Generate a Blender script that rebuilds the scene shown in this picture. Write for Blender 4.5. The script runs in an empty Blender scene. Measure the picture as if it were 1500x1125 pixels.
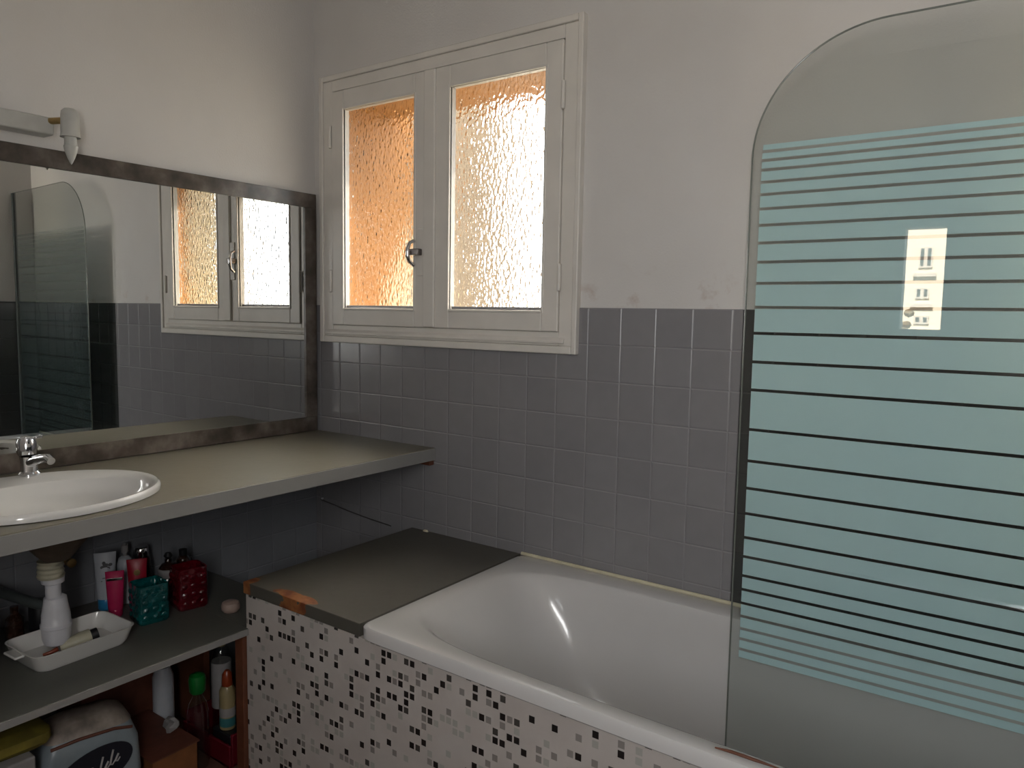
import bpy, bmesh, math, random
from mathutils import Vector, Matrix
random.seed(7)
PI = math.pi
SC = bpy.context.scene
COL = SC.collection

# ------------------------------------------------------------------ camera
R = Vector((0.81383275, 0.58084319, 0.01724637))
U = Vector((-0.0679176, 0.06560162, 0.99553183))
F = Vector((-0.5771165, 0.81136774, -0.09283822))
CAM = Vector((2.33190515, -1.94585884, 1.32998721))
cd = bpy.data.cameras.new('camera'); co = bpy.data.objects.new('camera', cd); COL.objects.link(co)
cd.sensor_width = 36; cd.lens = 26.3045; cd.clip_start = 0.01; cd.clip_end = 500
co.matrix_world = Matrix(((R.x, U.x, -F.x, CAM.x), (R.y, U.y, -F.y, CAM.y), (R.z, U.z, -F.z, CAM.z), (0, 0, 0, 1)))
SC.camera = co

# ------------------------------------------------------------------ view, world, lights
SC.view_settings.view_transform = 'Standard'; SC.view_settings.look = 'None'
SC.view_settings.exposure = 0.42; SC.view_settings.gamma = 1; SC.view_settings.use_curve_mapping = False
SC.cycles.use_denoising = True
SC.cycles.max_bounces = 10; SC.cycles.transparent_max_bounces = 16; SC.cycles.transmission_bounces = 8
SC.cycles.caustics_reflective = False; SC.cycles.caustics_refractive = True
SC.cycles.sample_clamp_indirect = 6.0
SC.cycles.blur_glossy = 0.5
w = bpy.data.worlds.new('sky'); SC.world = w; w.use_nodes = True
w.node_tree.nodes['Background'].inputs[0].default_value = (0.93, 0.97, 1.0, 1)
w.node_tree.nodes['Background'].inputs[1].default_value = 3.6

def light(name, kind, energy, color, mat, **kw):
    l = bpy.data.lights.new(name, kind); l.energy = energy; l.color = color
    for k, v in kw.items(): setattr(l, k, v)
    o = bpy.data.objects.new(name, l); COL.objects.link(o); o.matrix_world = mat
    return o
def aim(pos, d):
    return Matrix.Translation(pos) @ Vector(d).to_track_quat('-Z', 'Y').to_matrix().to_4x4()
light('sunlight', 'SUN', 40.0, (1.0, 0.93, 0.82), aim((0, 8, 8), (0.03, -0.74, -0.67)), angle=0.01).data.cycles.use_multiple_importance_sampling = False
# daylight coming in through the glazed opening to the right behind the camera and through the narrow one beside it
light('daylight_glazed_door', 'AREA', 12.6, (1.0, 0.985, 0.965), aim((2.49, -2.415, 1.60), (-.5, 1, 0)), shape='RECTANGLE', size=0.26, size_y=1.10)

# ------------------------------------------------------------------ helpers
def new_mat(name):
    m = bpy.data.materials.new(name); m.use_nodes = True
    nt = m.node_tree; nt.nodes.clear()
    return m, nt
class N:
    """tiny node-graph helper"""
    def __init__(s, name):
        s.m, s.nt = new_mat(name)
        s.out = s.nt.nodes.new('ShaderNodeOutputMaterial')
    def n(s, t, **kw):
        nd = s.nt.nodes.new('ShaderNode' + t)
        for k, v in kw.items(): setattr(nd, k, v)
        return nd
    def l(s, a, b): s.nt.links.new(a, b)
    def math(s, op, a, b=None, c=None):
        nd = s.n('Math', operation=op)
        for i, v in enumerate((a, b, c)):
            if v is None: continue
            if isinstance(v, (int, float)): nd.inputs[i].default_value = v
            else: s.l(v, nd.inputs[i])
        return nd.outputs[0]
    def mix(s, f, a, b):
        nd = s.n('Mix', data_type='RGBA')
        for i, v in ((0, f), (6, a), (7, b)):
            if isinstance(v, (int, float)): nd.inputs[i].default_value = v
            elif isinstance(v, tuple): nd.inputs[i].default_value = (*v, 1)[:4]
            else: s.l(v, nd.inputs[i])
        return nd.outputs[2]
    def pos(s):
        g = s.n('NewGeometry'); sp = s.n('SeparateXYZ'); s.l(g.outputs['Position'], sp.inputs[0]); return g.outputs['Position'], sp.outputs
    def obj(s):
        g = s.n('TexCoord'); sp = s.n('SeparateXYZ'); s.l(g.outputs['Object'], sp.inputs[0]); return g.outputs['Object'], sp.outputs
    def noise(s, vec, scale, detail=3, rough=.5):
        nd = s.n('TexNoise'); s.l(vec, nd.inputs['Vector']); nd.inputs['Scale'].default_value = scale
        nd.inputs['Detail'].default_value = detail; nd.inputs['Roughness'].default_value = rough
        return nd.outputs['Fac']
    def ramp(s, f, stops):
        nd = s.n('ValToRGB'); s.l(f, nd.inputs[0]); e = nd.color_ramp.elements
        e[0].position, e[0].color = stops[0][0], (*stops[0][1], 1); e[1].position, e[1].color = stops[-1][0], (*stops[-1][1], 1)
        for p, c in stops[1:-1]:
            x = e.new(p); x.color = (*c, 1)
        return nd.outputs[0]
    def bsdf(s, color, rough=.5, metal=0, bump=None, bs=.3, bd=.01, **kw):
        b = s.n('BsdfPrincipled')
        for k, v in (('Base Color', color), ('Roughness', rough), ('Metallic', metal)):
            if isinstance(v, tuple): b.inputs[k].default_value = (*v, 1)
            elif isinstance(v, (int, float)): b.inputs[k].default_value = v
            else: s.l(v, b.inputs[k])
        for k, v in kw.items(): b.inputs[k.replace('_', ' ')].default_value = v
        if bump is not None:
            bp = s.n('Bump'); bp.inputs['Strength'].default_value = bs; bp.inputs['Distance'].default_value = bd
            s.l(bump, bp.inputs['Height']); s.l(bp.outputs[0], b.inputs['Normal'])
        return b.outputs[0]
    def done(s, sh): s.l(sh, s.out.inputs[0]); return s.m

def simple(name, col, rough=.5, metal=0, var=.08, scale=30, bump=0.0, **kw):
    g = N(name); v, _ = g.obj(); n = g.noise(v, scale)
    c = g.ramp(n, [(.3, tuple(x * (1 - var) for x in col)), (.7, tuple(min(1, x * (1 + var)) for x in col))])
    return g.done(g.bsdf(c, rough, metal, n if bump else None, bump, .004, **kw))

def plaster():
    g = N('painted_plaster'); v, s = g.pos()
    n1 = g.noise(v, 2.2, 4); n2 = g.noise(v, 160, 3); n3 = g.noise(v, 9, 5, .65)
    c = g.ramp(n1, [(.3, (.60, .575, .55)), (.7, (.66, .64, .62))])
    # brown damp stains just over the tiles
    h = g.math('SUBTRACT', 1.0, g.math('MULTIPLY', g.math('ABSOLUTE', g.math('SUBTRACT', s[2], 1.38)), 9.0)); h.node.use_clamp = True
    st = g.math('MULTIPLY', g.math('MULTIPLY', g.math('SUBTRACT', n3, .56), 5.0), h); st.node.use_clamp = True
    c = g.mix(st, c, (.42, .31, .25))
    return g.done(g.bsdf(c, .6, 0, n2, .25, .003))

TS = .1082; TZ = 1.3528; TX = 1.2264
def tile(name, axis, off, base, rough=.22):
    g = N(name); v, s = g.pos()
    a = g.math('DIVIDE', g.math('SUBTRACT', s[axis], off), TS)
    b = g.math('DIVIDE', g.math('SUBTRACT', TZ, s[2]), TS)
    def groove(x):
        fr = g.math('FRACT', x)
        d = g.math('MINIMUM', fr, g.math('SUBTRACT', 1.0, fr))
        m = g.n('MapRange'); m.inputs[1].default_value = 0.0; m.inputs[2].default_value = .035; m.interpolation_type = 'SMOOTHSTEP'
        g.l(d, m.inputs[0]); return m.outputs[0]
    mk = g.math('MINIMUM', groove(a), groove(b))
    cb = g.n('CombineXYZ'); g.l(g.math('FLOOR', a), cb.inputs[0]); g.l(g.math('FLOOR', b), cb.inputs[1])
    wn = g.n('TexWhiteNoise', noise_dimensions='3D'); g.l(cb.outputs[0], wn.inputs['Vector'])
    n = g.noise(v, 22, 4); n2 = g.noise(v, 5, 2)
    tint = g.math('ADD', g.math('MULTIPLY', wn.outputs['Value'], .22), g.math('MULTIPLY', n, .3))
    c = g.mix(tint, tuple(x * .88 for x in base), tuple(x * 1.25 for x in base))
    c = g.mix(mk, tuple(x * 1.12 for x in base), c)
    # each painted tile sits at its own slight angle: wavy height
    hgt = g.math('ADD', g.math('MULTIPLY', mk, 1.0), g.math('MULTIPLY', n2, .35))
    hgt = g.math('ADD', hgt, g.math('MULTIPLY', n, .12))
    return g.done(g.bsdf(c, rough, 0, hgt, .6, .0025))

def concrete(name, lo, hi, rough=.45, chip=None):
    g = N(name); v, s = g.pos()
    n = g.noise(v, 3.5, 6, .6); n2 = g.noise(v, 40, 4)
    c = g.mix(g.math('ADD', g.math('MULTIPLY', n, .8), g.math('MULTIPLY', n2, .2)), lo, hi)
    if chip:
        for (cx, cy, rx, ry) in chip:
            nn = g.noise(v, 28, 3)
            d = g.math('ADD', g.math('ADD', g.math('POWER', g.math('DIVIDE', g.math('SUBTRACT', s[0], cx), rx), 2.0),
                       g.math('POWER', g.math('DIVIDE', g.math('SUBTRACT', s[1], cy), ry), 2.0)), g.math('MULTIPLY', g.math('SUBTRACT', nn, .5), 1.8))
            c = g.mix(g.math('LESS_THAN', d, 1.0), c, g.ramp(nn, [(.35, (.14, .035, .012)), (.6, (.30, .12, .04))]))
    return g.done(g.bsdf(c, rough, 0, n2, .15, .003))

def mosaic():
    g = N('mosaic_vinyl'); v, s = g.pos(); P = .0188; PZ = .0200
    a = g.math('DIVIDE', s[0], P); b = g.math('DIVIDE', s[2], PZ)
    fa, fb = g.math('FRACT', a), g.math('FRACT', b)
    da = g.math('ABSOLUTE', g.math('SUBTRACT', fa, .5)); db = g.math('ABSOLUTE', g.math('SUBTRACT', fb, .5))
    mk = g.math('LESS_THAN', g.math('MAXIMUM', da, db), .38)
    cb = g.n('CombineXYZ'); g.l(g.math('FLOOR', a), cb.inputs[0]); g.l(g.math('FLOOR', b), cb.inputs[1])
    wn = g.n('TexWhiteNoise', noise_dimensions='3D'); g.l(cb.outputs[0], wn.inputs['Vector'])
    r = g.n('ValToRGB'); r.color_ramp.interpolation = 'CONSTANT'; g.l(wn.outputs['Value'], r.inputs[0])
    e = r.color_ramp.elements; e[0].position = 0; e[0].color = (.012, .010, .010, 1); e[1].position = .11; e[1].color = (.06, .055, .05, 1)
    for p, c in ((.16, (.24, .22, .205)), (.24, (.36, .35, .32)), (.34, (.46, .42, .39))):
        x = e.new(p); x.color = (*c, 1)
    n = g.noise(v, 12, 3)
    base = g.ramp(n, [(.3, (.44, .40, .375)), (.7, (.49, .455, .43))])
    isw = g.math('LESS_THAN', wn.outputs['Value'], .34)
    c = g.mix(g.math('MULTIPLY', mk, isw), base, r.outputs[0])
    return g.done(g.bsdf(c, .42))

def mottled_frame():
    g = N('mottled_frame_tile'); v, s = g.pos()
    n = g.noise(v, 13, 5, .55)
    c = g.ramp(n, [(.32, (.035, .028, .022)), (.5, (.085, .068, .056)), (.68, (.17, .145, .125))])
    return g.done(g.bsdf(c, .35))

def window_glass():
    g = N('hammered_window_glass'); v, s = g.pos()
    vo = g.n('TexVoronoi', feature='SMOOTH_F1'); vo.inputs['Scale'].default_value = 1.0; vo.inputs['Smoothness'].default_value = .35
    mp = g.n('Mapping'); mp.inputs['Scale'].default_value = (95, 95, 62); g.l(v, mp.inputs[0]); g.l(mp.outputs[0], vo.inputs['Vector'])
    n = g.noise(v, 45, 3)
    h = g.math('ADD', vo.outputs['Distance'], g.math('MULTIPLY', n, .5))
    b = g.bsdf((.98, .98, .96), .015, 0, h, .5, .0049, Transmission_Weight=1.0, IOR=1.45)
    return g.done(b)

def clear_glass(name, tint, gl=1.0):
    g = N(name)
    t = g.n('BsdfTransparent'); t.inputs[0].default_value = (*tint, 1)
    s_ = g.n('BsdfGlossy'); s_.inputs['Roughness'].default_value = .0; s_.inputs[0].default_value = (gl, gl, gl, 1)
    fr = g.n('Fresnel'); fr.inputs[0].default_value = 1.5
    ge = g.n('NewGeometry'); k = g.math('MULTIPLY', g.math('MULTIPLY', fr.outputs[0], 1.8), g.math('SUBTRACT', 1.0, ge.outputs['Backfacing']))
    mx = g.n('MixShader'); g.l(k, mx.inputs[0]); g.l(t.outputs[0], mx.inputs[1]); g.l(s_.outputs[0], mx.inputs[2])
    return g.done(mx.outputs[0])

def film():
    g = N('frosted_film')
    d = g.n('BsdfDiffuse'); d.inputs[0].default_value = (.70, .94, 1.0, 1)
    tr = g.n('BsdfTranslucent'); tr.inputs[0].default_value = (.70, .94, 1.0, 1)
    t = g.n('BsdfTransparent'); t.inputs[0].default_value = (.93, .95, .93, 1)
    m1 = g.n('MixShader'); m1.inputs[0].default_value = .10; g.l(d.outputs[0], m1.inputs[1]); g.l(tr.outputs[0], m1.inputs[2])
    ge = g.n('NewGeometry'); dt = g.n('VectorMath', operation='DOT_PRODUCT'); g.l(ge.outputs['Normal'], dt.inputs[0]); g.l(ge.outputs['Incoming'], dt.inputs[1])
    mr = g.n('MapRange'); g.l(g.math('ABSOLUTE', dt.outputs['Value']), mr.inputs[0]); mr.interpolation_type = 'SMOOTHSTEP'
    mr.inputs[1].default_value = .55; mr.inputs[2].default_value = .85; mr.inputs[3].default_value = .93; mr.inputs[4].default_value = .04
    m2 = g.n('MixShader'); g.l(mr.outputs[0], m2.inputs[0]); g.l(m1.outputs[0], m2.inputs[1]); g.l(t.outputs[0], m2.inputs[2])
    return g.done(m2.outputs[0])

def wood(name, lo, hi, scale=6, rough=.5):
    g = N(name); v, s = g.obj()
    mp = g.n('Mapping'); mp.inputs['Scale'].default_value = (1, 6, 6); g.l(v, mp.inputs[0])
    n = g.noise(mp.outputs[0], scale, 4)
    return g.done(g.bsdf(g.mix(n, lo, hi), rough, 0, n, .1, .002))

def emboss_glass(name, col, rough=.08):
    g = N(name); v, s = g.obj()
    vo = g.n('TexVoronoi'); vo.inputs['Scale'].default_value = 42; g.l(v, vo.inputs['Vector'])
    n = g.noise(v, 18, 2)
    c = g.mix(n, tuple(x * .35 for x in col), tuple(min(1, x * 1.5) for x in col))
    return g.done(g.bsdf(c, rough, 0, vo.outputs['Distance'], .8, .01, Transmission_Weight=.45, IOR=1.45, Coat_Weight=.6))

M = {}
M['plaster'] = plaster()
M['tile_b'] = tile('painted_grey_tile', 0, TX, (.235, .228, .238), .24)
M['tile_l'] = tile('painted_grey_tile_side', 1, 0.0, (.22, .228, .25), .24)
M['tile_d'] = tile('dark_tile', 0, TX, (.055, .056, .056), .2)  # much darker base colour than the tiles left of the screen
M['tile_r'] = tile('dark_tile_side', 1, 0.0, (.055, .056, .056), .2)
M['counter'] = concrete('grey_coated_counter', (.115, .105, .082), (.175, .16, .125), .42)
M['edging'] = concrete('pale_grey_edging', (.21, .205, .20), (.29, .285, .275), .45)
M['deck'] = concrete('dark_coated_deck', (.062, .058, .048), (.098, .092, .078), .5, chip=[(.535, -.69, .022, .03), (.735, -.685, .085, .022)])
M['shelf'] = concrete('grey_coated_shelf', (.082, .082, .072), (.12, .12, .105), .5)
M['mosaic'] = mosaic()
M['frame'] = mottled_frame()
M['win_paint'] = simple('cream_window_paint', (.70, .665, .615), .38, var=.05, scale=8)
M['acrylic'] = simple('white_acrylic', (.58, .57, .565), .16, var=.02, scale=6, Coat_Weight=.3)
M['ceramic'] = simple('white_ceramic', (.72, .71, .69), .12, var=.02, scale=6, Coat_Weight=.5)
M['plastic_w'] = simple('white_plastic', (.62, .62, .66), .35, var=.05)
M['plastic_beige'] = simple('beige_plastic', (.42, .40, .30), .45, var=.1)
M['lamp_w'] = simple('lamp_white_enamel', (.50, .50, .47), .35, var=.05)
M['chrome'] = simple('chrome', (.72, .72, .74), .10, 1.0, var=.05)
M['dark_metal'] = simple('worn_dark_metal', (.20, .18, .17), .35, .9, var=.2)
M['brass'] = simple('aged_brass', (.45, .32, .14), .35, .9, var=.2)
M['silicone'] = simple('yellowed_silicone', (.60, .55, .40), .5, var=.15, scale=20)
M['orange'] = simple('orange_painted_reveal', (.25, .098, .004), .6, var=.10, scale=9)
M['orange_dk'] = simple('brown_orange_lintel', (.19, .078, .012), .6, var=.15, scale=9)
M['cream_out'] = simple('cream_render_outside', (.36, .30, .20), .7, var=.12, scale=9)
M['shutter'] = simple('cream_shutter_paint', (.13, .092, .05), .55, var=.12, scale=9)
M['winglass'] = window_glass()
M['glass'] = clear_glass('clear_shower_glass', (.905, .92, .912))
M['film'] = film()
M['glass_edge'] = simple('green_glass_edge', (.17, .185, .165), .15, var=.1)
M['mirror'] = N('mirror_silver')
M['mirror'] = M['mirror'].done(M['mirror'].bsdf((.80, .815, .80), .0, 1.0))
M['floor'] = simple('terracotta_floor', (.11, .055, .04), .5, var=.2, scale=12)
M['ceiling'] = simple('white_ceiling_paint', (.68, .66, .64), .7, var=.03, scale=4)
M['board'] = wood('reddish_board', (.085, .028, .014), (.17, .06, .03))
M['cardboard'] = simple('brown_cardboard', (.19, .07, .022), .7, var=.15)
M['darkbox'] = simple('dark_brown_card', (.11, .035, .02), .6, var=.2)
M['teal'] = emboss_glass('embossed_teal_glass', (.004, .13, .135))
M['redg'] = emboss_glass('embossed_red_glass', (.15, .002, .010))
M['darkg'] = emboss_glass('dark_amber_glass', (.05, .02, .012))
M['pink'] = simple('pink_tube_plastic', (.42, .02, .085), .22, var=.1)
M['red'] = simple('red_label', (.30, .006, .022), .3, var=.1)
M['white_tube'] = simple('white_tube_plastic', (.42, .44, .48), .35, var=.04)
M['blue'] = simple('blue_cap_plastic', (.03, .22, .45), .3, var=.1)
M['print'] = simple('grey_print', (.10, .10, .105), .5, var=.2)
M['soap'] = simple('pale_pink_soap', (.32, .235, .20), .5, var=.06)
M['green'] = simple('green_cap_plastic', (.004, .13, .02), .3, var=.1)
M['clearp'] = clear_glass('clear_bottle_plastic', (.80, .82, .80))
M['cream_lab'] = simple('cream_label', (.25, .20, .10), .4, var=.08)
M['orange_cap'] = simple('orange_red_cap', (.22, .035, .01), .3, var=.1)
M['teal_lab'] = simple('teal_label', (.03, .13, .14), .4, var=.1)
M['black'] = simple('black_plastic', (.008, .008, .010), .4, var=.2)
M['pack'] = simple('pale_blue_pack_film', (.19, .225, .25), .35, var=.18, scale=10, bump=.4)
M['pack_top'] = simple('patterned_pack_top', (.25, .21, .18), .4, var=.35, scale=28)
M['navy'] = simple('black_oval_label', (.006, .007, .014), .5, var=.2)
M['ink_w'] = simple('white_script', (.42, .40, .40), .5, var=.05)
M['yellow'] = simple('yellow_cloth', (.14, .11, .012), .8, var=.3, scale=22)
M['navy_bag'] = simple('navy_bag', (.012, .03, .07), .5, var=.2)
M['pipe'] = simple('grey_hose', (.06, .07, .07), .45, var=.15)
M['house'] = simple('sunlit_cream_render', (.80, .72, .58), .8, var=.04, scale=.3)
M['house_dk'] = simple('house_window_dark', (.10, .10, .09), .3, var=.2, scale=1)
M['house_trim'] = simple('house_window_trim', (.62, .55, .47), .7, var=.05, scale=1)
M['tree'] = simple('garden_foliage', (.20, .13, .06), .8, var=.4, scale=2)
M['ground'] = simple('outside_ground', (.20, .18, .14), .9, var=.2, scale=.2)
M['label_w'] = simple('pale_label', (.26, .25, .25), .4, var=.08)

class MB:
    def __init__(s): s.bm = bmesh.new()
    def box(s, x0, x1, y0, y1, z0, z1, rot=None):
        vs = [s.bm.verts.new((x, y, z)) for x in (x0, x1) for y in (y0, y1) for z in (z0, z1)]
        for f in ((0, 1, 3, 2), (4, 6, 7, 5), (0, 4, 5, 1), (2, 3, 7, 6), (0, 2, 6, 4), (1, 5, 7, 3)):
            s.bm.faces.new([vs[i] for i in f])
        if rot: bmesh.ops.transform(s.bm, matrix=rot, verts=vs)
        return s
    def lathe(s, prof, c=(0, 0, 0), seg=32, sx=1, sy=1, rot=None):
        rings = []; allv = []
        for r, z in prof:
            if r < 1e-6:
                v = s.bm.verts.new((0, 0, z)); rings.append([v]); allv.append(v)
            else:
                rg = [s.bm.verts.new((r * sx * math.cos(2 * PI * i / seg), r * sy * math.sin(2 * PI * i / seg), z)) for i in range(seg)]
                rings.append(rg); allv += rg
        for a, b in zip(rings, rings[1:]):
            for i in range(seg):
                j = (i + 1) % seg
                if len(a) == 1 and len(b) == 1: continue
                if len(a) == 1: s.bm.faces.new((a[0], b[j], b[i]))
                elif len(b) == 1: s.bm.faces.new((a[i], a[j], b[0]))
                else: s.bm.faces.new((a[i], a[j], b[j], b[i]))
        for rg, fl in ((rings[0], 1), (rings[-1], 0)):
            if len(rg) > 1: s.bm.faces.new(rg[::-1] if fl else rg)
        mat = Matrix.Translation(c)
        if rot: mat = mat @ rot
        bmesh.ops.transform(s.bm, matrix=mat, verts=allv)
        return s
    def prism(s, pts, d0, d1, axis='y'):
        """outline pts (a,b) extruded from d0 to d1 along the axis"""
        def P(a, b, d): return {'y': (a, d, b), 'x': (d, a, b), 'z': (a, b, d)}[axis]
        A = [s.bm.verts.new(P(a, b, d0)) for a, b in pts]; B = [s.bm.verts.new(P(a, b, d1)) for a, b in pts]
        n = len(pts)
        s.bm.faces.new(A); s.bm.faces.new(B[::-1])
        for i in range(n): s.bm.faces.new((A[i], A[(i + 1) % n], B[(i + 1) % n], B[i]))
        return s
    def tube(s, pts, r, seg=12):
        pts = [Vector(p) for p in pts]; rs = r if isinstance(r, (list, tuple)) else [r] * len(pts); rings = []
        for i, p in enumerate(pts):
            t = (pts[min(i + 1, len(pts) - 1)] - pts[max(i - 1, 0)]).normalized()
            u = t.orthogonal().normalized() if i == 0 else (u - t * u.dot(t)).normalized()
            v = t.cross(u)
            rings.append([s.bm.verts.new(p + (u * math.cos(2 * PI * k / seg) + v * math.sin(2 * PI * k / seg)) * rs[i]) for k in range(seg)])
        for a, b in zip(rings, rings[1:]):
            for i in range(seg): s.bm.faces.new((a[i], a[(i + 1) % seg], b[(i + 1) % seg], b[i]))
        s.bm.faces.new(rings[0][::-1]); s.bm.faces.new(rings[-1]); return s
    def loft(s, rings, cap0=False, cap1=False, closed=True):
        R_ = [[s.bm.verts.new(p) for p in r] for r in rings]; n = len(R_[0])
        for a, b in zip(R_, R_[1:]):
            for i in range(n if closed else n - 1): s.bm.faces.new((a[i], a[(i + 1) % n], b[(i + 1) % n], b[i]))
        if cap0: s.bm.faces.new(R_[0][::-1])
        if cap1: s.bm.faces.new(R_[-1])
        return s
    def build(s, name, mat, parent=None, bevel=0, seg=2, smooth=True, xf=None, subd=0):
        bmesh.ops.recalc_face_normals(s.bm, faces=s.bm.faces)
        if xf: bmesh.ops.transform(s.bm, matrix=xf, verts=s.bm.verts)
        me = bpy.data.meshes.new(name); s.bm.to_mesh(me); s.bm.free()
        o = bpy.data.objects.new(name, me); COL.objects.link(o); me.materials.append(M[mat] if isinstance(mat, str) else mat)
        if smooth:
            me.polygons.foreach_set('use_smooth', [True] * len(me.polygons))
            if not subd and hasattr(me, 'set_sharp_from_angle'): me.set_sharp_from_angle(angle=math.radians(38))
        if bevel:
            b = o.modifiers.new('bevel', 'BEVEL'); b.width = bevel; b.segments = seg; b.limit_method = 'ANGLE'; b.angle_limit = math.radians(35); b.harden_normals = True
        if subd:
            b = o.modifiers.new('sub', 'SUBSURF'); b.levels = subd; b.render_levels = subd
        if parent: o.parent = parent
        return o
def empty(name, label=None, cat=None, group=None, kind=None):
    o = bpy.data.objects.new(name, None); COL.objects.link(o); o.empty_display_size = .05
    return tag(o, label, cat, group, kind)
def tag(o, label=None, cat=None, group=None, kind=None):
    if label: o['label'] = label
    if cat: o['category'] = cat
    if group: o['group'] = group
    if kind: o['kind'] = kind
    return o
def struct(o, label=None, cat='wall'): return tag(o, label, cat, None, 'structure')

# ------------------------------------------------------------------ room shell
XR, YF, ZC, YL = 2.70, -2.42, 2.62, 0
WX0, WX1, WZ0, WZ1 = .115, 1.135, 1.27, 2.135      # window opening
m = MB(); T = .34
for b in ((-.25, WX0, 0, T, -.02, ZC + .1), (WX1, XR + .25, 0, T, -.02, ZC + .1), (WX0, WX1, 0, T, -.02, WZ0), (WX0, WX1, 0, T, WZ1, ZC + .1)): m.box(*b)
struct(m.build('wall_back', 'plaster', smooth=False), 'white plaster wall holding the frosted window, above grey tiles')
struct(MB().box(-.25, 0, YF - .2, 0, -.02, ZC + .1).build('wall_left', 'plaster', smooth=False), 'white plaster wall above the framed mirror')
struct(MB().box(XR, XR + .2, YF - .2, 0, -.02, ZC + .1).build('wall_right', 'plaster', smooth=False), 'white plaster wall on the tap side of the bath')
SX0, SX1, SZ0, SZ1 = 1.830, 2.006, 1.290, 1.783    # narrow opening behind the camera
GX0, GX1, GZ0, GZ1 = 2.335, 2.66, 1.00, 2.20        # glazed opening further right
m = MB()
for b in ((-.25, SX0, YF - .12, YF, 0, ZC), (SX0, SX1, YF - .12, YF, 0, SZ0), (SX0, SX1, YF - .12, YF, SZ1, ZC), (SX1, GX0, YF - .12, YF, 0, ZC),
          (GX0, GX1, YF - .12, YF, 0, GZ0), (GX0, GX1, YF - .12, YF, GZ1, ZC), (GX1, XR + .25, YF - .12, YF, 0, ZC)): m.box(*b)
struct(m.build('wall_front', 'plaster', smooth=False), 'white plaster wall opposite the frosted window, with a narrow and a wide opening')
struct(MB().box(-.25, XR + .25, YF - .2, .1, -.1, 0).build('floor', 'floor', smooth=False), 'dark reddish floor under the shelf', 'floor')
struct(MB().box(-.25, XR + .25, YF - .2, .1, ZC, ZC + .1).build('ceiling', 'ceiling', smooth=False), 'white ceiling', 'ceiling')
# tile dado: proud of the plaster
TD = 1.686
struct(MB().box(TD, XR, -.006, 0, 0, TZ).build('trim_4', 'tile_d', bevel=.002), 'darker square tiles behind the shower screen', 'wall tiles')
struct(MB().box(.0, TD, -.006, 0, 0, TZ).build('trim_1', 'tile_b', bevel=.002), 'grey painted square tiles on the window wall', 'wall tiles')
struct(MB().box(0, .006, YF, -.006, 0, TZ).build('trim_2', 'tile_l', bevel=.002), 'grey painted square tiles on the mirror wall', 'wall tiles')
struct(MB().box(XR - .006, XR, YF, -.006, 0, TZ).build('trim_3', 'tile_r', bevel=.002), 'darker square tiles at the tap end of the bath', 'wall tiles')

# ------------------------------------------------------------------ window
W = empty('window_1', 'cream painted two-leaf window with hammered glass over the grey tiles', 'window', None, 'structure')
def frame(m, x0, x1, z0, z1, wl, wr, wb, wt, y0, y1):
    m.box(x0, x0 + wl, y0, y1, z0, z1); m.box(x1 - wr, x1, y0, y1, z0, z1)
    m.box(x0 + wl, x1 - wr, y0, y1, z0, z0 + wb); m.box(x0 + wl, x1 - wr, y0, y1, z1 - wt, z1)
    return m
m = frame(MB(), .052, 1.194, 1.2125, 2.196, .020, .018, .024, .020, -.024, .02)
m.build('casing', 'win_paint', W, bevel=.004)
m = frame(MB(), .072, 1.176, 1.2365, 2.176, .050, .047, .042, .040, -.017, .012)
m.build('window_frame', 'win_paint', W, bevel=.003)
m = MB().prism([(-.026, 1.252), (-.017, 1.262), (.0, 1.262), (.0, 1.244), (-.026, 1.244)], .085, 1.150, 'x').build('drip_rail', 'win_paint', W, bevel=.002)
def sash(x0, x1, gx0, gx1, plate):
    s = frame(MB(), x0, x1, 1.279, 2.133, gx0 - x0, x1 - gx1, 1.343 - 1.279, 2.133 - 2.063, -.024, .0095).build('sash', 'win_paint', W, bevel=.004)
    frame(MB(), gx0 - .008, gx1 + .008, 1.335, 2.071, .008, .008, .008, .008, -.0275, -.012).build('glazing_bead', 'win_paint', s, bevel=.0025)
    MB().box(gx0 - .004, gx1 + .004, .004, .009, 1.339, 2.067).build('glass_pane', 'winglass', s, smooth=False)
    return s
s1 = sash(.124, .606, .187, .540, True)
s2 = sash(.608, 1.128, .698, 1.069, False)
MB().box(.590, .640, -.034, -.022, 1.281, 2.131).build('meeting_strip', 'win_paint', W, bevel=.005)
MB().box(.560, .600, -.030, -.022, 1.455, 1.615).build('lock_plate', 'win_paint', W, bevel=.003)
h = MB()
h.tube([(.552, -.034, 1.575), (.548, -.052, 1.566), (.545, -.060, 1.545), (.545, -.060, 1.522), (.548, -.054, 1.502), (.553, -.036, 1.490)], [.006, .006, .0075, .0075, .006, .007], 10)
ho = h.build('window_handle', 'chrome', W)
MB().box(.545, .585, -.052, -.030, 1.524, 1.546).build('handle_spindle', 'dark_metal', ho, bevel=.003)
for z in (1.93, 1.40):
    MB().lathe([(.0, 0), (.006, .003), (.0065, .01), (.0065, .075), (.006, .082), (0, .085)], (1.133, -.027, z), 12).build('hinge', 'win_paint', W)
    MB().lathe([(.0, 0), (.006, .003), (.0065, .01), (.0065, .075), (.006, .082), (0, .085)], (.118, -.026, z), 12).build('hinge', 'win_paint', W)
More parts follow.
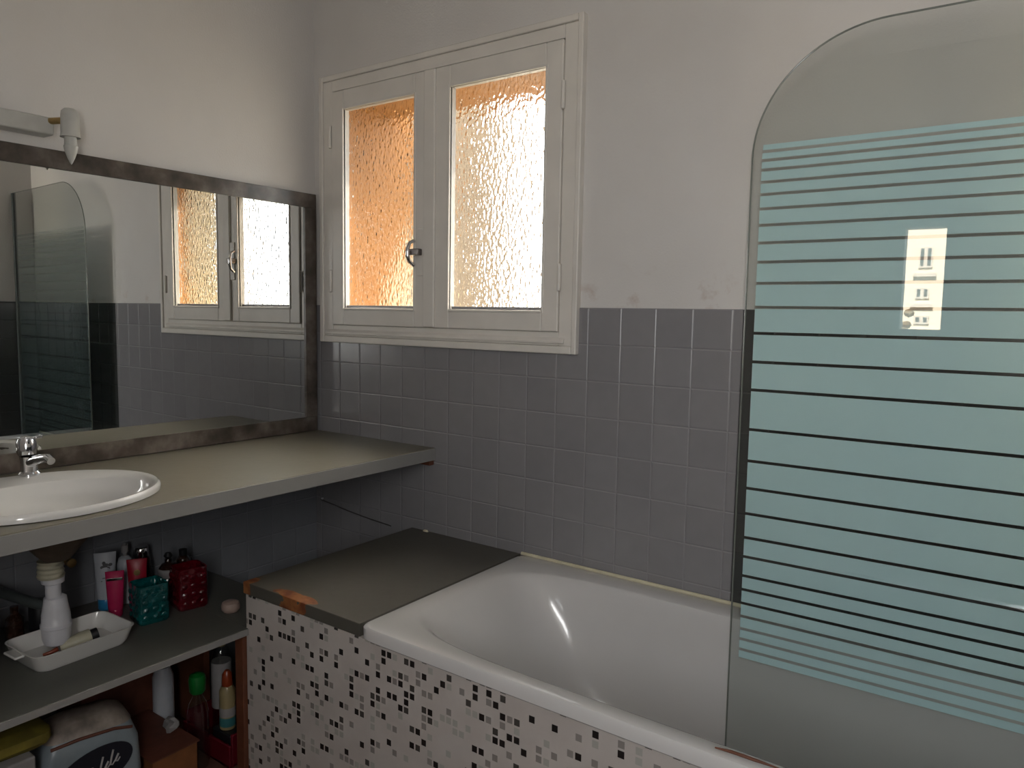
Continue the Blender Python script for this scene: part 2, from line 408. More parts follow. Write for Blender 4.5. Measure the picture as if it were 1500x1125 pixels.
# reveals and shutter outside
MB().prism([(.012, WZ0), (.22, WZ0), (.29, 1.45), (.47, 1.76), (.47, WZ1), (.012, WZ1)], WX0, WX0 + .02, 'x').build('reveal_panel', 'orange', W, smooth=False)
MB().box(WX0 - .02, WX0 + .008, .20, .475, WZ0, WZ1).build('reveal_panel', 'cream_out', W, smooth=False)
MB().box(WX1 - .02, WX1, .012, .085, WZ0, WZ1).build('reveal_panel', 'orange', W, smooth=False)
MB().box(WX1 - .02, WX1, .085, T + .01, WZ0, WZ1).build('reveal_panel', 'cream_out', W, smooth=False)
MB().box(WX0 + .02, WX1 - .02, .012, T + .01, WZ1 - .03, WZ1).build('lintel_board', 'orange_dk', W, smooth=False)
MB().box(WX0 + .02, WX1 - .02, .012, T + .04, WZ0, WZ0 + .02).build('outer_sill', 'cream_out', W, smooth=False)
m = MB().box(WX0 - .02, WX0 + .01, .475, 1.10, WZ0 - .1, WZ1 + .25)
for k in range(18): m.box(WX0 + .005, WX0 + .018, .50, 1.07, WZ0 - .06 + k * .062, WZ0 - .022 + k * .062)
m.build('shutter', 'shutter', W, smooth=False)

W2 = empty('window_2', 'cream framed glazed opening behind the camera', 'window', None, 'structure')
frame(MB(), GX0, GX1, GZ0, GZ1, .035, .035, .035, .035, YF - .06, YF - .002).build('window_frame', 'win_paint', W2, bevel=.003)

# ------------------------------------------------------------------ mirror (hangs almost parallel to the wall)
MR = empty('framed_mirror', 'wide wall mirror in a mottled dark frame standing on the grey worktop', 'mirror')
rm = Matrix.Translation((.0195, -.5, 0)) @ Matrix.Rotation(-.0152, 4, 'Z')
MR.matrix_world = rm
Y0, Y1, Z0, Z1 = -1.30, .478, .866, 1.7697       # local y (pivot at world y=-.5)
m = MB()
fw = .052
for b in ((-.0, .0065, Y0, Y1, Z0, Z0 + .055), (-.0, .0065, Y0, Y1, Z1 - fw, Z1), (-.0, .0065, Y1 - fw, Y1, Z0 + .055, Z1 - fw), (-.0, .0065, Y0, Y0 + fw, Z0 + .055, Z1 - fw)): m.box(*b)
m.build('mirror_frame', 'frame', MR, bevel=.0015)
MB().box(-.006, .0005, Y0 + .01, Y1 - .01, Z0 + .01, Z1 - .01).build('mirror_pane', 'mirror', MR, smooth=False)

# ------------------------------------------------------------------ worktop
CT = MB()
# worktop with an oval cut-out for the basin
SXc, SYc, SRx, SRy = .372, -1.150, .232, .268
def arc(n, rx, ry): return [(SXc + rx * math.cos(2 * PI * i / n), SYc + ry * math.sin(2 * PI * i / n)) for i in range(n)]
n = 64; inner = arc(n, SRx - .03, SRy - .03)
X0, X1c, Ya, Yb = .007, .629, -1.62, -.0065
def rect_pt(i):
    a = 2 * PI * i / n; dx, dy = math.cos(a), math.sin(a)
    ts = []
    if dx > 1e-9: ts.append((X1c - SXc) / dx)
    if dx < -1e-9: ts.append((X0 - SXc) / dx)
    if dy > 1e-9: ts.append((Yb - SYc) / dy)
    if dy < -1e-9: ts.append((Ya - SYc) / dy)
    t = min(ts); return (SXc + dx * t, SYc + dy * t)
outer = [rect_pt(i) for i in range(n)]
for cx_, cy_ in ((X0, Ya), (X1c, Ya), (X1c, Yb), (X0, Yb)):
    k = min(range(n), key=lambda i: (outer[i][0] - cx_) ** 2 + (outer[i][1] - cy_) ** 2); outer[k] = (cx_, cy_)
CT.loft([[(x, y, .820) for x, y in inner], [(x, y, .864) for x, y in inner], [(x, y, .864) for x, y in outer], [(x, y, .820) for x, y in outer], [(x, y, .820) for x, y in inner]])
bmesh.ops.remove_doubles(CT.bm, verts=CT.bm.verts, dist=1e-5)
ct = tag(CT.build('worktop', 'counter', bevel=.004), 'long grey worktop carrying the oval basin under the mirror', 'worktop')
tag(MB().box(.55, .625, -.03, -.0065, .803, .8195).build('wall_bracket', 'board', bevel=.002), 'small rusty red bracket under the worktop corner on the tiled wall', 'bracket')

MB().box(.6285, .6315, -1.62, -.0065, .8205, .862).build('front_edging', 'edging', ct, bevel=.001)
# basin
B = empty('washbasin', 'white oval basin set in the grey worktop', 'washbasin')
def ell(rx, ry, z, ox=0): return [(SXc + ox + rx * math.cos(2 * PI * i / 64), SYc + ry * math.sin(2 * PI * i / 64), z) for i in range(64)]
prof = [(1, .866), (1.003, .874), (.995, .880), (.975, .8835), (.94, .882), (.90, .877), (.875, .870), (.855, .855), (.83, .84), (.78, .825), (.68, .812), (.5, .803), (.25, .799), (.1, .798)]
rings = []
for k, z in prof:
    ox = .0 if k > .93 else .022 * (1 - max(0, (k - .87) / .06) if k > .87 else 1)
    kx = k if k > .93 else k * .90
    rings.append(ell(SRx * kx, SRy * k, z, ox))
under = [ell(SRx * .1, SRy * .1, .790, .022), ell(SRx * .5, SRy * .55, .793, .02), ell(SRx * .68, SRy * .78, .804, .01), ell(SRx * .78, SRy * .86, .828, 0), ell(SRx * .86, SRy * .885, .850), ell(SRx * .98, SRy * .98, .865)]
MB().loft(rings).loft(under).build('bowl', 'ceramic', B)
MB().lathe([(0, 0), (.024, 0), (.026, .003), (.02, .006), (.012, .004), (0, .004)], (SXc + .022, SYc, .800), 24).build('drain_ring', 'chrome', B)
# basin underside seen below the counter
M['brown_plaster'] = simple('brown_mounting_cone', (.075, .055, .038), .7, var=.2)
MB().lathe([(.030, -.016), (.045, 0), (.085, .050), (.10, .088)], (SXc - .06, SYc + .05, .703), 32).build('mounting_cone', 'brown_plaster', B)

# tap
Tp = empty('mixer_tap', 'chrome mixer tap on the back rim of the basin', 'tap')
tx, ty = .148, -1.090
MB().lathe([(.025, 0), (.026, .006), (.021, .012), (.0205, .04), (.022, .052), (.0, .055)], (tx, ty, .880), 28).build('tap_body', 'chrome', Tp)
MB().tube([(tx + .005, ty, .915), (tx + .05, ty + .004, .930), (tx + .10, ty + .006, .938), (tx + .118, ty + .006, .932)], [.015, .013, .011, .010], 16).build('spout', 'chrome', Tp)
lv = MB().lathe([(.0, .0), (.022, .002), (.0245, .012), (.024, .032), (.019, .046), (.008, .052), (0, .053)], (tx - .002, ty - .002, .934), 28, rot=Matrix.Rotation(-.12, 4, 'Y')).build('lever', 'chrome', Tp)
MB().box(-.008, .070, -.009, .009, -.004, .004).build('lever_blade', 'chrome', lv, bevel=.003, xf=Matrix.Translation((tx, ty, .980)) @ Matrix.Rotation(-.16, 4, 'Y'))

# trap under the basin
TR = empty('bottle_trap', 'white plastic bottle trap hanging under the basin over the white tray', 'drain trap')
TXp, TYp = .30, -1.102
MB().lathe([(.030, 0), (.032, .006), (.029, .012), (.031, .018), (.028, .024), (.031, .030), (.028, .036), (.030, .045)], (TXp, TYp - .008, .640), 24).build('threaded_collar', 'plastic_beige', TR)
MB().lathe([(.018, 0), (.018, .04), (.026, .044), (.027, .06), (.018, .064)], (TXp, TYp - .004, .582), 24).build('neck', 'plastic_w', TR)
MB().lathe([(0, 0), (.018, .001), (.029, .008), (.033, .022), (.0345, .050), (.0365, .052), (.0365, .060), (.034, .063), (.033, .085), (.028, .112), (.026, .128), (.020, .132)], (TXp, TYp, .457), 28).build('cup', 'plastic_w', TR)
MB().tube([(TXp - .02, TYp - .01, .56), (TXp - .06, TYp - .03, .565), (.10, TYp - .05, .565), (.012, TYp - .05, .565)], .014, 14).build('outlet_pipe', 'pipe', TR)
tag(MB().tube([(.20, -1.12, .70), (.14, -1.05, .66), (.09, -1.0, .63), (.05, -.97, .60), (.012, -.96, .585)], .005, 8).build('supply_hose', 'dark_metal'), 'dark flexible hose curling down to the brass valve on the tiled wall', 'hose')
tag(MB().tube([(.16, -1.25, .72), (.15, -1.26, .68), (.12, -1.25, .65), (.06, -1.22, .63), (.012, -1.20, .62)], .005, 8).build('supply_hose', 'dark_metal'), 'dark flexible hose behind the left side of the white drain trap', 'hose')
tag(MB().lathe([(.012, 0), (.012, .02), (.008, .022), (.008, .034), (.013, .036), (.013, .044), (0, .046)], (.02, -.955, .585), 14, rot=Matrix.Rotation(PI / 2, 4, 'Y')).build('stop_valve', 'brass'), 'small brass stop valve on the wall left of the rose-printed tube', 'valve')

# ------------------------------------------------------------------ shelf
ZS = .430
shf = tag(MB().box(.007, .545, -1.62, -.703, ZS - .020, ZS).box(.007, .515, -.703, -.50, ZS - .020, ZS).build('lower_shelf', 'shelf', bevel=.002), 'grey shelf under the worktop holding toiletries and a white tray', 'shelf')
tag(MB().box(.497, .533, -.715, -.672, .0, ZS - .027).build('shelf_upright', 'board', bevel=.002), 'reddish brown wooden upright beside the mosaic bath panel', 'upright')
tag(MB().box(.03, .25, -.66, -.64, 0, .35).build('divider_board', 'board', bevel=.002), 'brown board standing at the back below the grey shelf', 'board')

MB().box(.5445, .5475, -1.62, -.704, ZS - .0195, ZS - .001).build('front_edging', 'edging', shf, bevel=.001)
# ------------------------------------------------------------------ bath, deck, mosaic panel
D = empty('bath_deck', 'dark grey ledge with chipped brown edges at the left end of the bath', 'ledge')
MB().prism([(.523, -.703), (.523, -.0065), (.998, -.0065), (.998, -.703)], .528, .562, 'z').build('deck_board', 'deck', D, bevel=.002)
tag(MB().box(.5355, XR - .007, -.703, -.690, .002, .5275).build('mosaic_bath_panel', 'mosaic', bevel=.001), 'bath front panel with small black and grey mosaic squares', 'bath panel')

BT = empty('bathtub', 'white acrylic bathtub along the tiled wall', 'bathtub')
NB = 96
bx0, bx1, by0, by1 = 1.003, XR - .008, -.712, -.008
def sup(cx_, cy_, hx, hy, z, e):
    o = []
    for i in range(NB):
        a = 2 * PI * i / NB; c_, s_ = math.cos(a), math.sin(a)
        o.append((cx_ + hx * math.copysign(abs(c_) ** (2 / e), c_), cy_ + hy * math.copysign(abs(s_) ** (2 / e), s_), z))
    return o
def basin_ring(xl, xr, yb, yf, z, e): return sup((xl + xr) / 2, (yb + yf) / 2, (xr - xl) / 2, (yb - yf) / 2, z, e)
rings = [
    basin_ring(bx0 + .004, bx1 - .004, by1 - .004, by0 + .004, .527, 40),
    basin_ring(bx0, bx1, by1, by0, .531, 40), basin_ring(bx0, bx1, by1, by0, .557, 40),
    basin_ring(bx0 + .003, bx1 - .003, by1 - .003, by0 + .003, .5615, 40),
    basin_ring(bx0 + .010, bx1 - .010, by1 - .010, by0 + .010, .5635, 40),
    basin_ring(1.045, 2.672, -.078, -.672, .5610, 5),
    basin_ring(1.058, 2.668, -.084, -.664, .5575, 5),
    basin_ring(1.078, 2.665, -.088, -.655, .547, 5),
    basin_ring(1.12, 2.662, -.090, -.645, .515, 4.8),
    basin_ring(1.18, 2.66, -.092, -.635, .44, 4.6),
    basin_ring(1.24, 2.658, -.094, -.622, .34, 4.6),
    basin_ring(1.30, 2.656, -.096, -.605, .25, 4.6),
    basin_ring(1.36, 2.65, -.100, -.585, .200, 4.2),
    basin_ring(1.43, 2.62, -.13, -.55, .178, 3.6),
    basin_ring(1.60, 2.50, -.25, -.44, .174, 2.5)]
MB().loft(rings, cap1=True).build('tub_shell', 'acrylic', BT)
MB().tube([(1.006, -.012, .566), (1.6, -.012, .567), (2.3, -.012, .566), (2.69, -.012, .566)], .0055, 8).build('wall_sealant', 'silicone', BT)
m = MB(); random.seed(3)
m.tube([(1.90, -.694, .566), (1.93, -.692, .568), (1.97, -.690, .567), (2.02, -.690, .567)], [.0015, .003, .003, .001], 8).build('rust_stained_sealant', 'board', BT)
tag(MB().lathe([(0, 0), (.006, .001), (.004, .006), (0, .008)], (.60, -.02, .563), 10, sx=2.2).build('soap_scrap', 'silicone'), 'tiny pale scrap at the wall on the back corner of the dark ledge', 'scrap')
tag(MB().tube([(.03, -.008, .585), (.10, -.009, .578), (.20, -.009, .565), (.30, -.009, .556), (.42, -.009, .548)], .0018, 6).build('wall_cable', 'dark_metal'), 'thin dark cable running down the tiled wall behind the ledge', 'cable')

tag(MB().lathe([(0, 0), (.004, .0), (.004, .006), (.002, .008), (0, .008)], (.045, -.0065, .592), 10, rot=Matrix.Rotation(PI / 2, 4, 'X')).build('wall_screw', 'plastic_w'), 'tiny pale screw in the tiled wall under the worktop', 'screw')
# ------------------------------------------------------------------ shower screen
YS = -.125; K = (-CAM.y + YS) / (-CAM.y - .09)
def sx(x): return CAM.x - (CAM.x - x) * K
def sz(z): return CAM.z - (CAM.z - z) * K
S = empty('shower_screen', 'arched clear glass shower screen with frosted horizontal bands', 'shower screen')
xl, ztop = sx(1.718), sz(1.995)
S.location = (xl, YS, 0); S.rotation_euler = (0, 0, .020)
def outline(ins=0.0, xr=.955):
    pts = []
    rx, rz = .285 - ins, .275 - ins
    cx_, cz_ = .285, ztop - .275
    pts.append((ins, .190)); 
    for i in range(0, 25):
        a = PI - i * (PI / 2) / 24
        pts.append((cx_ + rx * math.cos(a), cz_ + rz * math.sin(a)))
    pts.append((xr, ztop - ins)); pts.append((xr, .190))
    return pts
MB().prism(outline(), 0, .006, 'y').build('glass_panel', 'glass', S, bevel=.0008)
gaps = [222, 235, 249, 267, 285, 306, 330, 356, 384, 415, 450, 488, 530, 571, 629, 675, 715, 752, 787, 815, 843, 863, 883, 902, 920, 935, 950]
def zrow(v):
    d = F + R * ((1105 - (v - 212) * .05 + 8 - 750) / 1096.02) - U * ((v - 562.5) / 1096.02)
    return CAM.z + d.z * ((YS - CAM.y) / d.y)
def xleft(z):
    cz_ = ztop - .275
    if z <= cz_: return .0
    t = min(1, (z - cz_) / .275); return .285 * (1 - math.sqrt(max(0, 1 - t * t)))
m = MB(); edges = [212] + gaps + [962]; gp = .0036; YF_ = .0062
for a, b in zip(edges, edges[1:]):
    za = zrow(a) - (gp if a != 212 else 0); zb = zrow(b) + (gp if b != 962 else 0)
    m.prism([(xleft(zb) + .022, zb), (xleft(za) + .022, za), (.95, za), (.95, zb)], YF_, YF_ + .0008, 'y')
m.build('frosted_film', 'film', S, smooth=False)
eo = outline(); MB().tube([(a, .003, b) for a, b in eo[:-1]], .0022, 8).build('polished_edge', 'glass_edge', S)
MB().box(.942, .965, -.006, .012, .190, ztop).build('hinge_profile', 'pipe', S, bevel=.002)

# ------------------------------------------------------------------ wall lamp
L = empty('wall_lamp', 'white bar lamp with a pointed bulb above the mirror', 'lamp')
MB().box(.0005, .060, -1.62, -.955, 1.800, 1.848).build('lamp_bar', 'lamp_w', L, bevel=.006)
MB().tube([(.055, -.965, 1.838), (.09, -.935, 1.842)], .009, 12).build('socket_arm', 'brass', L)
so = MB().lathe([(0, .078), (.014, .077), (.021, .070), (.023, .058), (.024, .004), (.026, 0), (.0, 0)], (.09, -.928, 1.797), 24).build('bulb_socket', 'lamp_w', L)
MB().lathe([(.0, -.074), (.003, -.070), (.010, -.055), (.0165, -.035), (.0185, -.024), (.0165, -.022), (.0155, -.012), (.0155, 0)], (.09, -.928, 1.797), 20).build('light_bulb', 'lamp_w', L)

# ------------------------------------------------------------------ things on the shelf
tr = empty('white_tray', 'rectangular white ceramic tray under the drain trap', 'tray')
def rr(hx, hy, z, r=.03):
    o = []
    for cxs, cys, a0 in ((1, 1, 0), (-1, 1, PI / 2), (-1, -1, PI), (1, -1, 3 * PI / 2)):
        for k in range(7):
            a = a0 + k * PI / 12; o.append((cxs * (hx - r) + r * math.cos(a), cys * (hy - r) + r * math.sin(a), z))
    return o
MB().loft([rr(.068, .106, .002), rr(.074, .112, .0), rr(.080, .118, .010), rr(.088, .128, .042), rr(.090, .130, .046), rr(.086, .126, .0465), rr(.078, .117, .018), rr(.070, .108, .008, .026)], cap0=True, cap1=True).build('tray_body', 'ceramic', tr)
MB().box(-.03, .03, -.150, -.126, .036, .043).build('tray_lip', 'ceramic', tr, bevel=.004)
tr.location = (.300, -1.066, ZS + .0005); tr.rotation_euler = (0, 0, .05)

def tube_item(name, label, cat, x, y, z, h, w_, mat, cap, capmat, rz, crimp_up=True, extra=None, lean=0.0):
    t = empty(name, label, cat); n_ = 28; rs = []
    ks = [0, .1, .3, .6, .85, .97, 1.0]
    for k in ks:
        zz = cap + (h - cap) * k; th = max(.0015, w_ * .36 * (1 - k) ** .7); ww = w_ * (.40 + .10 * k)
        rs.append([(ww * math.cos(2 * PI * i / n_), th * math.sin(2 * PI * i / n_), zz) for i in range(n_)])
    b = MB().loft(rs, cap0=True, cap1=True).build('tube_body', mat, t)
    MB().lathe([(w_ * .34, 0), (w_ * .37, .003), (w_ * .37, cap - .003), (w_ * .34, cap)], (0, 0, 0), 24).build('tube_cap', capmat, t)
    if extra: extra(b, h, w_)
    t.location = (x, y, z); t.rotation_euler = (lean, 0, rz)
    return t
def rose(b, h, w_):
    m = MB()
    for k in range(9):
        a = k * 2.4; r_ = .0018 * k
        m.lathe([(.0, 0), (.0048, .0), (.0048, .0008), (0, .001)], (r_ * math.cos(a), -.0085, h * .76 + r_ * math.sin(a)), 10, rot=Matrix.Rotation(PI / 2, 4, 'X') @ Matrix.Rotation(a, 4, 'Z'), sx=1.3)
    m.build('rose_print', 'print', b)
    m = MB()
    for k in range(6):
        w2 = .012 if k % 2 else .008
        m.box(-w2, w2, -.0145 + k * 0.0002, -.0130, h * .56 - k * .009, h * .56 - k * .009 + .0025)
    m.build('text_lines', 'print', b)
tube_item('cream_tube', 'white tube with a grey rose print and blue cap standing at the wall', 'tube', .090, -.874, ZS, .172, .060, 'white_tube', .034, 'blue', math.radians(62), extra=rose)
def shine(b, h, w_):
    MB().box(-w_ * .42, w_ * .42, -.0075, -.004, h * .80, h * .86).build('silver_band', 'chrome', b, bevel=.001)
tube_item('cream_tube', 'glossy pink tube standing on its cap beside the rose-printed tube', 'tube', .165, -.884, ZS, .134, .050, 'pink', .022, 'pink', math.radians(58), extra=shine)
def emblem(b, h, w_):
    MB().lathe([(0, 0), (.009, 0), (.009, .001), (0, .0015)], (0, -.012, h * .74), 16, rot=Matrix.Rotation(PI / 2, 4, 'X')).build('emblem', 'brass', b)
tube_item('cream_tube', 'bright red tube with a small gold emblem behind the teal glass', 'tube', .150, -.810, ZS, .148, .056, 'red', .03, 'red', math.radians(60), extra=emblem)
def bottle(name, label, cat, loc, prof, mat, parts=(), group=None, sx_=1, sy_=1):
    t = empty(name, label, cat, group)
    MB().lathe(prof, (0, 0, 0), 28, sx_, sy_).build('bottle_body', mat, t)
    for pn, pp, pm in parts: MB().lathe(pp, (0, 0, 0), 24, sx_ * 1.0, sy_).build(pn, pm, t)
    t.location = loc; return t
bottle('pump_bottle', 'slim white pump bottle between the rose-printed and red tubes', 'bottle', (.085, -.812, ZS),
       [(0, 0), (.022, .001), (.023, .01), (.023, .12), (.018, .138), (.010, .145), (0, .146)], 'white_tube',
       [('pump_head', [(.006, .145), (.006, .155), (.010, .157), (.010, .178), (.006, .182), (0, .182)], 'label_w')])
bottle('silver_lidded_jar', 'dark bottle with a shiny silver cap behind the red tube', 'bottle', (.080, -.760, ZS),
       [(0, 0), (.026, .001), (.028, .01), (.028, .115), (.024, .125), (0, .126)], 'darkg',
       [('silver_cap', [(.020, .126), (.022, .130), (.022, .156), (.019, .160), (0, .161)], 'chrome')])
bottle('amber_bottle', 'small dark brown bottle with a round black stopper between the coloured glasses', 'bottle', (.165, -.720, ZS),
       [(0, 0), (.028, .001), (.030, .01), (.030, .095), (.020, .112), (.010, .118), (.010, .128), (0, .129)], 'darkg',
       [('stopper', [(.0, .128), (.008, .130), (.013, .138), (.008, .148), (0, .150)], 'black'), ('pale_label', [(.0305, .075), (.0308, .077), (.0308, .098), (.029, .100)], 'label_w')])
bottle('amber_bottle', 'small black bottle leaning out behind the red glass holder', 'bottle', (.155, -.665, ZS),
       [(0, 0), (.020, .001), (.021, .01), (.021, .11), (.012, .124), (0, .126)], 'darkg', [('black_cap', [(.011, .124), (.012, .126), (.012, .143), (0, .145)], 'black')])
def cube_glass(name, label, x, y, hx, hy, h, mat, rz):
    t = empty(name, label, 'glass holder'); r = .012
    MB().loft([rr(hx - .004, hy - .004, 0, r), rr(hx, hy, .006, r), rr(hx, hy, h - .003, r), rr(hx - .002, hy - .002, h, r), rr(hx - .005, hy - .005, h - .002, r * .7), rr(hx - .006, hy - .006, .012, r * .7)], cap0=True, cap1=True).build('glass_wall', mat, t)
    m = MB(); random.seed(int(h * 1000))
    for sgn, ax in ((1, 'x'), (-1, 'y')):
        for a in range(3):
            for b in range(4):
                u = (-.6 + a * .6) * (hy if ax == 'x' else hx) + random.uniform(-.003, .003); zz = .02 + b * (h - .03) / 3.6
                p = (hx, u, zz) if ax == 'x' else (u, -hy, zz)
                m.lathe([(0, -.003), (.006, -.002), (.0085, 0), (.006, .0025), (0, .0035)], p, 12, rot=Matrix.Rotation(PI / 2, 4, 'Y' if ax == 'x' else 'X'))
    m.build('embossed_knobs', mat, t)
    t.location = (x, y, ZS); t.rotation_euler = (0, 0, rz); return t
cube_glass('tealight_glass', 'square embossed teal glass holder on the grey shelf', .266, -.838, .043, .043, .112, 'teal', math.radians(-8))
cube_glass('tealight_glass', 'square embossed red glass holder beside the teal one', .262, -.712, .040, .044, .126, 'redg', math.radians(-10))
tag(MB().lathe([(0, 0), (.020, .001), (.026, .008), (.027, .018), (.024, .028), (.014, .033), (0, .034)], (.400, -.662, ZS), 28).build('soap_bar', 'soap'), 'round pale pink soap on the shelf beside the bath ledge', 'soap')
# tube lying in the tray
lt = empty('squeezed_tube', 'pale squeezed tube with rusty end lying in the white tray', 'tube')
MB().tube([(0, 0, 0), (.02, 0, 0), (.045, 0, 0), (.065, 0, 0)], [.017, .0175, .013, .006], 16).build('tube_body', 'plastic_beige', lt)
MB().tube([(-.016, 0, 0), (0, 0, 0)], .014, 16).build('tube_cap', 'black', lt)
MB().tube([(.070, 0, 0), (.085, .002, -.001), (.10, -.002, -.002)], [.005, .004, .003], 10).build('rusty_nozzle', 'orange_cap', lt)
lt.scale = (1.1, 1.2, 1.2); lt.location = (.335, -1.035, ZS + .036); lt.rotation_euler = (0, .14, math.radians(-100))
# dark things left of the trap
tag(MB().lathe([(0, 0), (.026, .001), (.028, .01), (.027, .07), (.020, .085), (0, .087)], (.10, -1.06, ZS), 20).build('black_jar', 'black'), 'dark jar in shadow behind the white tray', 'jar')
tag(MB().lathe([(0, 0), (.022, .001), (.022, .06), (.010, .075), (.010, .095), (0, .096)], (.12, -1.13, ZS), 20).build('perfume_bottle', 'darkg'), 'dark little bottle left of the drain trap behind the tray', 'bottle')
tag(MB().tube([(.30, -1.40, .66), (.26, -1.32, .62), (.24, -1.25, .54), (.22, -1.24, .47), (.20, -1.26, ZS + .026)], [.05, .05, .042, .034, .024], 20).build('grey_cloth_bag', 'pipe'), 'grey green bag hanging at the left end over the shelf', 'bag')

# ------------------------------------------------------------------ things on the floor
bottle('green_capped_bottle', 'clear tall bottle with a round green cap on the floor', 'bottle', (.400, -.775, .002),
       [(0, 0), (.028, .001), (.030, .012), (.030, .16), (.024, .19), (.013, .212), (.012, .225), (0, .226)], 'clearp',
       [('green_cap', [(.018, .222), (.022, .228), (.024, .262), (.021, .274), (.010, .280), (0, .281)], 'green')])
cr = empty('red_crate', 'low red plastic crate holding bottles beside the brown upright', 'crate')
M['crate_red'] = simple('crimson_crate_plastic', (.10, .003, .010), .4, var=.1)
m = MB()
for b in ((.25, .49, -.735, -.725, .002, .07), (.25, .49, -.615, -.605, .002, .10), (.25, .26, -.725, -.615, .002, .10), (.48, .49, -.725, -.615, .002, .10), (.25, .49, -.735, -.605, .002, .012)): m.box(*b)
m.build('crate_body', 'crate_red', cr, bevel=.003)
bottle('lotion_bottle', 'cream labelled bottle with an orange red cap in the red crate', 'bottle', (.425, -.695, .091),
       [(0, 0), (.022, .001), (.023, .01), (.023, .115), (.016, .130), (0, .131)], 'cream_lab',
       [('orange_cap', [(.014, .130), (.016, .134), (.014, .165), (.007, .176), (0, .177)], 'orange_cap'), ('teal_band', [(.0232, .01), (.0236, .012), (.0236, .035), (.0232, .037)], 'teal_lab'), ('white_band', [(.0232, .04), (.0236, .042), (.0236, .065), (.0232, .067)], 'label_w')])
bottle('tall_clear_bottle', 'tall clear bottle with a beige cap behind the cream bottle', 'bottle', (.335, -.655, .014),
       [(0, 0), (.028, .001), (.029, .01), (.029, .25), (.022, .28), (.014, .292), (0, .293)], 'clearp',
       [('beige_cap', [(.014, .290), (.0145, .294), (.0145, .330), (0, .332)], 'cream_lab'), ('pale_label', [(.0293, .10), (.0296, .102), (.0296, .24), (.0293, .242)], 'label_w')])
tag(MB().box(.385, .475, -.722, -.655, .013, .090).build('black_tin', 'black', bevel=.006), 'black tin in the red crate under the cream labelled bottle', 'tin')
bx = empty('cardboard_box', 'brown cardboard box on the floor between the pack and the green-capped bottle', 'box')
MB().box(.20, .46, -.945, -.815, .002, .115).build('box_body', 'cardboard', bx, bevel=.003)
MB().box(.195, .465, -.95, -.81, .116, .120).build('box_lid', 'darkbox', bx, bevel=.001)
tag(MB().box(.03, .19, -1.0, -.76, .002, .34).build('dark_brown_box', 'darkbox', bevel=.004), 'tall dark brown box behind the cardboard box', 'box')
bottle('white_bottle', 'pale bottle in shadow behind the cardboard box', 'bottle', (.225, -.78, .002),
       [(0, 0), (.028, .001), (.030, .012), (.030, .22), (.02, .25), (0, .252)], 'white_tube', [('cap', [(.014, .25), (.014, .285), (0, .286)], 'plastic_w')])
m = MB(); random.seed(5)
m.lathe([(0, -.02), (.012, -.017), (.021, -.004), (.017, .010), (.010, .018), (0, .020)], (0, 0, 0), 9)
for v in m.bm.verts: v.co += Vector((random.uniform(-.005, .005), random.uniform(-.005, .005), random.uniform(-.004, .004)))
o = tag(m.build('crumpled_tissue', 'label_w', smooth=False), 'crumpled white tissue lying on top of the cardboard box', 'tissue'); o.location = (.36, -.835, .142)

pk = empty('wrapped_pack', 'pale blue wrapped pack with a black oval label under the shelf', 'pack')
def srr(hx, hy, z, r, sk=0): return [(x, y + sk, z) for x, y, _ in rr(hx, hy, z, r)]
MB().loft([srr(.075, .120, .0, .03), srr(.085, .132, .02, .035), srr(.088, .135, .12, .035), srr(.085, .130, .20, .035), srr(.072, .112, .245, .035), srr(.050, .085, .262, .03), srr(.02, .05, .268, .015)], cap0=True, cap1=True).build('pack_body', 'pack', pk)
MB().loft([srr(.074, .115, .2435, .035), srr(.066, .105, .256, .034), srr(.046, .078, .270, .03), srr(.02, .045, .274, .015)], cap0=True, cap1=True).build('patterned_top', 'pack_top', pk)
MB().tube([(.078, -.10, .236), (.080, -.03, .242), (.078, .06, .240), (.072, .11, .228)], .004, 8).build('seam', 'darkbox', pk)
lab = MB(); pts = [(.0 + .105 * math.cos(2 * PI * i / 40) - .0, .158 + .050 * math.sin(2 * PI * i / 40) + .020 * math.cos(2 * PI * i / 40)) for i in range(40)]
lo = lab.prism(pts, .0865, .0895, 'x').build('oval_label', 'navy', pk)
m = MB()
def stroke(pts, r=.0028): m.tube([(.0905, a, b) for a, b in pts], r, 6)
x = -.010
for k, hgt in enumerate((.026, .014, .034, .014, .034, .016)):
    yb_ = x + k * .0135; zb_ = .145 + (x + k * .0135) * .35
    stroke([(yb_, zb_), (yb_ + .004, zb_ + hgt * .5), (yb_ + .009, zb_ + hgt)])
    stroke([(yb_, zb_), (yb_ + .006, zb_ - .002), (yb_ + .013, zb_ + .006)], .0018)
m.build('white_script', 'ink_w', lo)
pk.location = (.380, -1.080, .002); pk.scale = (.92, .88, 1.07); pk.rotation_euler = (0, 0, math.radians(-12))

m = MB(); random.seed(9)
m.loft([srr(.06, .07, 0, .03), srr(.07, .085, .012, .035), srr(.065, .08, .03, .03), srr(.04, .05, .042, .02)], cap0=True, cap1=True)
for v in m.bm.verts: v.co += Vector((random.uniform(-.004, .004), random.uniform(-.004, .004), random.uniform(-.003, .003)))
o = tag(m.build('yellow_sponge_cloth', 'yellow'), 'yellow green cloth lying on the pale box at the lower left', 'cloth'); o.location = (.40, -1.265, .294)
tag(MB().box(.30, .49, -1.38, -1.235, .002, .292).build('pale_box', 'label_w', bevel=.006), 'pale box under the yellow cloth at the lower left', 'box')
tag(MB().box(.30, .47, -1.229, -1.217, .002, .20).build('navy_folder', 'navy_bag', bevel=.004), 'thin navy folder between the pale box and the wrapped pack', 'folder')

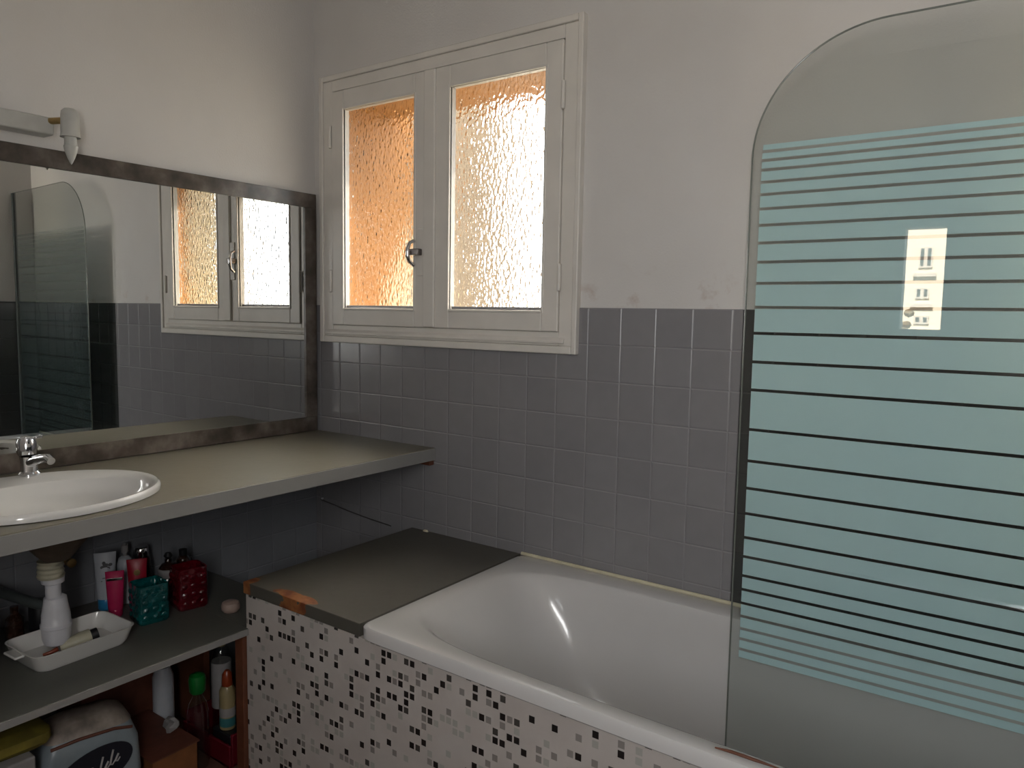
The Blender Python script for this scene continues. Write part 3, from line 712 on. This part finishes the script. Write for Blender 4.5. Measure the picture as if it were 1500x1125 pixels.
# ------------------------------------------------------------------ the place outside, seen reflected in the screen
H = empty('apartment_house', 'sunlit cream apartment house reflected in the shower screen', 'building')
MB().box(-16, 8, -66, -60, -14, 16).build('house_wall', 'house', H, smooth=False)
def hwin(px0, px1, py0, py1, nm='house_window'):
    def rp(u, v):
        d = F + R * ((u - 750) / 1096.02) - U * ((v - 562.5) / 1096.02)
        nn = Vector((-math.sin(.02), math.cos(.02), 0)); t = (Vector((xl, YS, 0)) - CAM).dot(nn) / d.dot(nn); P = CAM + d * t; nn = Vector((-math.sin(.02), math.cos(.02), 0)); d = d - 2 * d.dot(nn) * nn; s_ = (-60 - P.y) / d.y; return P + d * s_
    a, b = rp(px0, py1), rp(px1, py0)
    x0, x1, z0, z1 = min(a.x, b.x), max(a.x, b.x), min(a.z, b.z), max(a.z, b.z)
    o = MB().box(x0, x1, -60.0, -59.9, z0, z1).build(nm, 'house_dk', H, smooth=False)
    f = frame(MB(), x0 - .12, x1 + .12, z0 - .12, z1 + .12, .12, .12, .12, .12, -60, -59.85); f.box((x0 + x1) / 2 - .12, (x0 + x1) / 2 + .12, -59.9, -59.85, z0, z1)
    f.box(x0 - .4, x1 + .4, -60, -59.7, z0 - .75, z0 - .5)
    f.build('window_surround', 'house_trim', o, smooth=False)
hwin(1348, 1365, 364, 390); hwin(1343, 1359, 424, 435); hwin(1341, 1358, 465, 472)
MB().box(-5.5, 0.5, -59.9, -59.6, -.2, .2).build('string_course', 'house_trim', H, smooth=False)
m = MB(); random.seed(2)
m.lathe([(.25, -14), (.2, -3), (.1, 0)], (-3.6, -55, 0), 10)
for k in range(46):
    m.lathe([(0, -.3), (.25, -.18), (.34, 0), (.24, .2), (0, .28)], (-3.4 + random.gauss(0, .55), -55 + random.gauss(0, .6), -.3 + random.gauss(0, 1.0)), 7)
tag(m.build('brown_tree', 'tree', smooth=False), 'small brown leafed tree before the reflected house', 'tree')
struct(MB().box(-120, 120, -160, 120, -14.4, -14.05).build('ground', 'ground', smooth=False), 'open ground far below outside', 'ground')
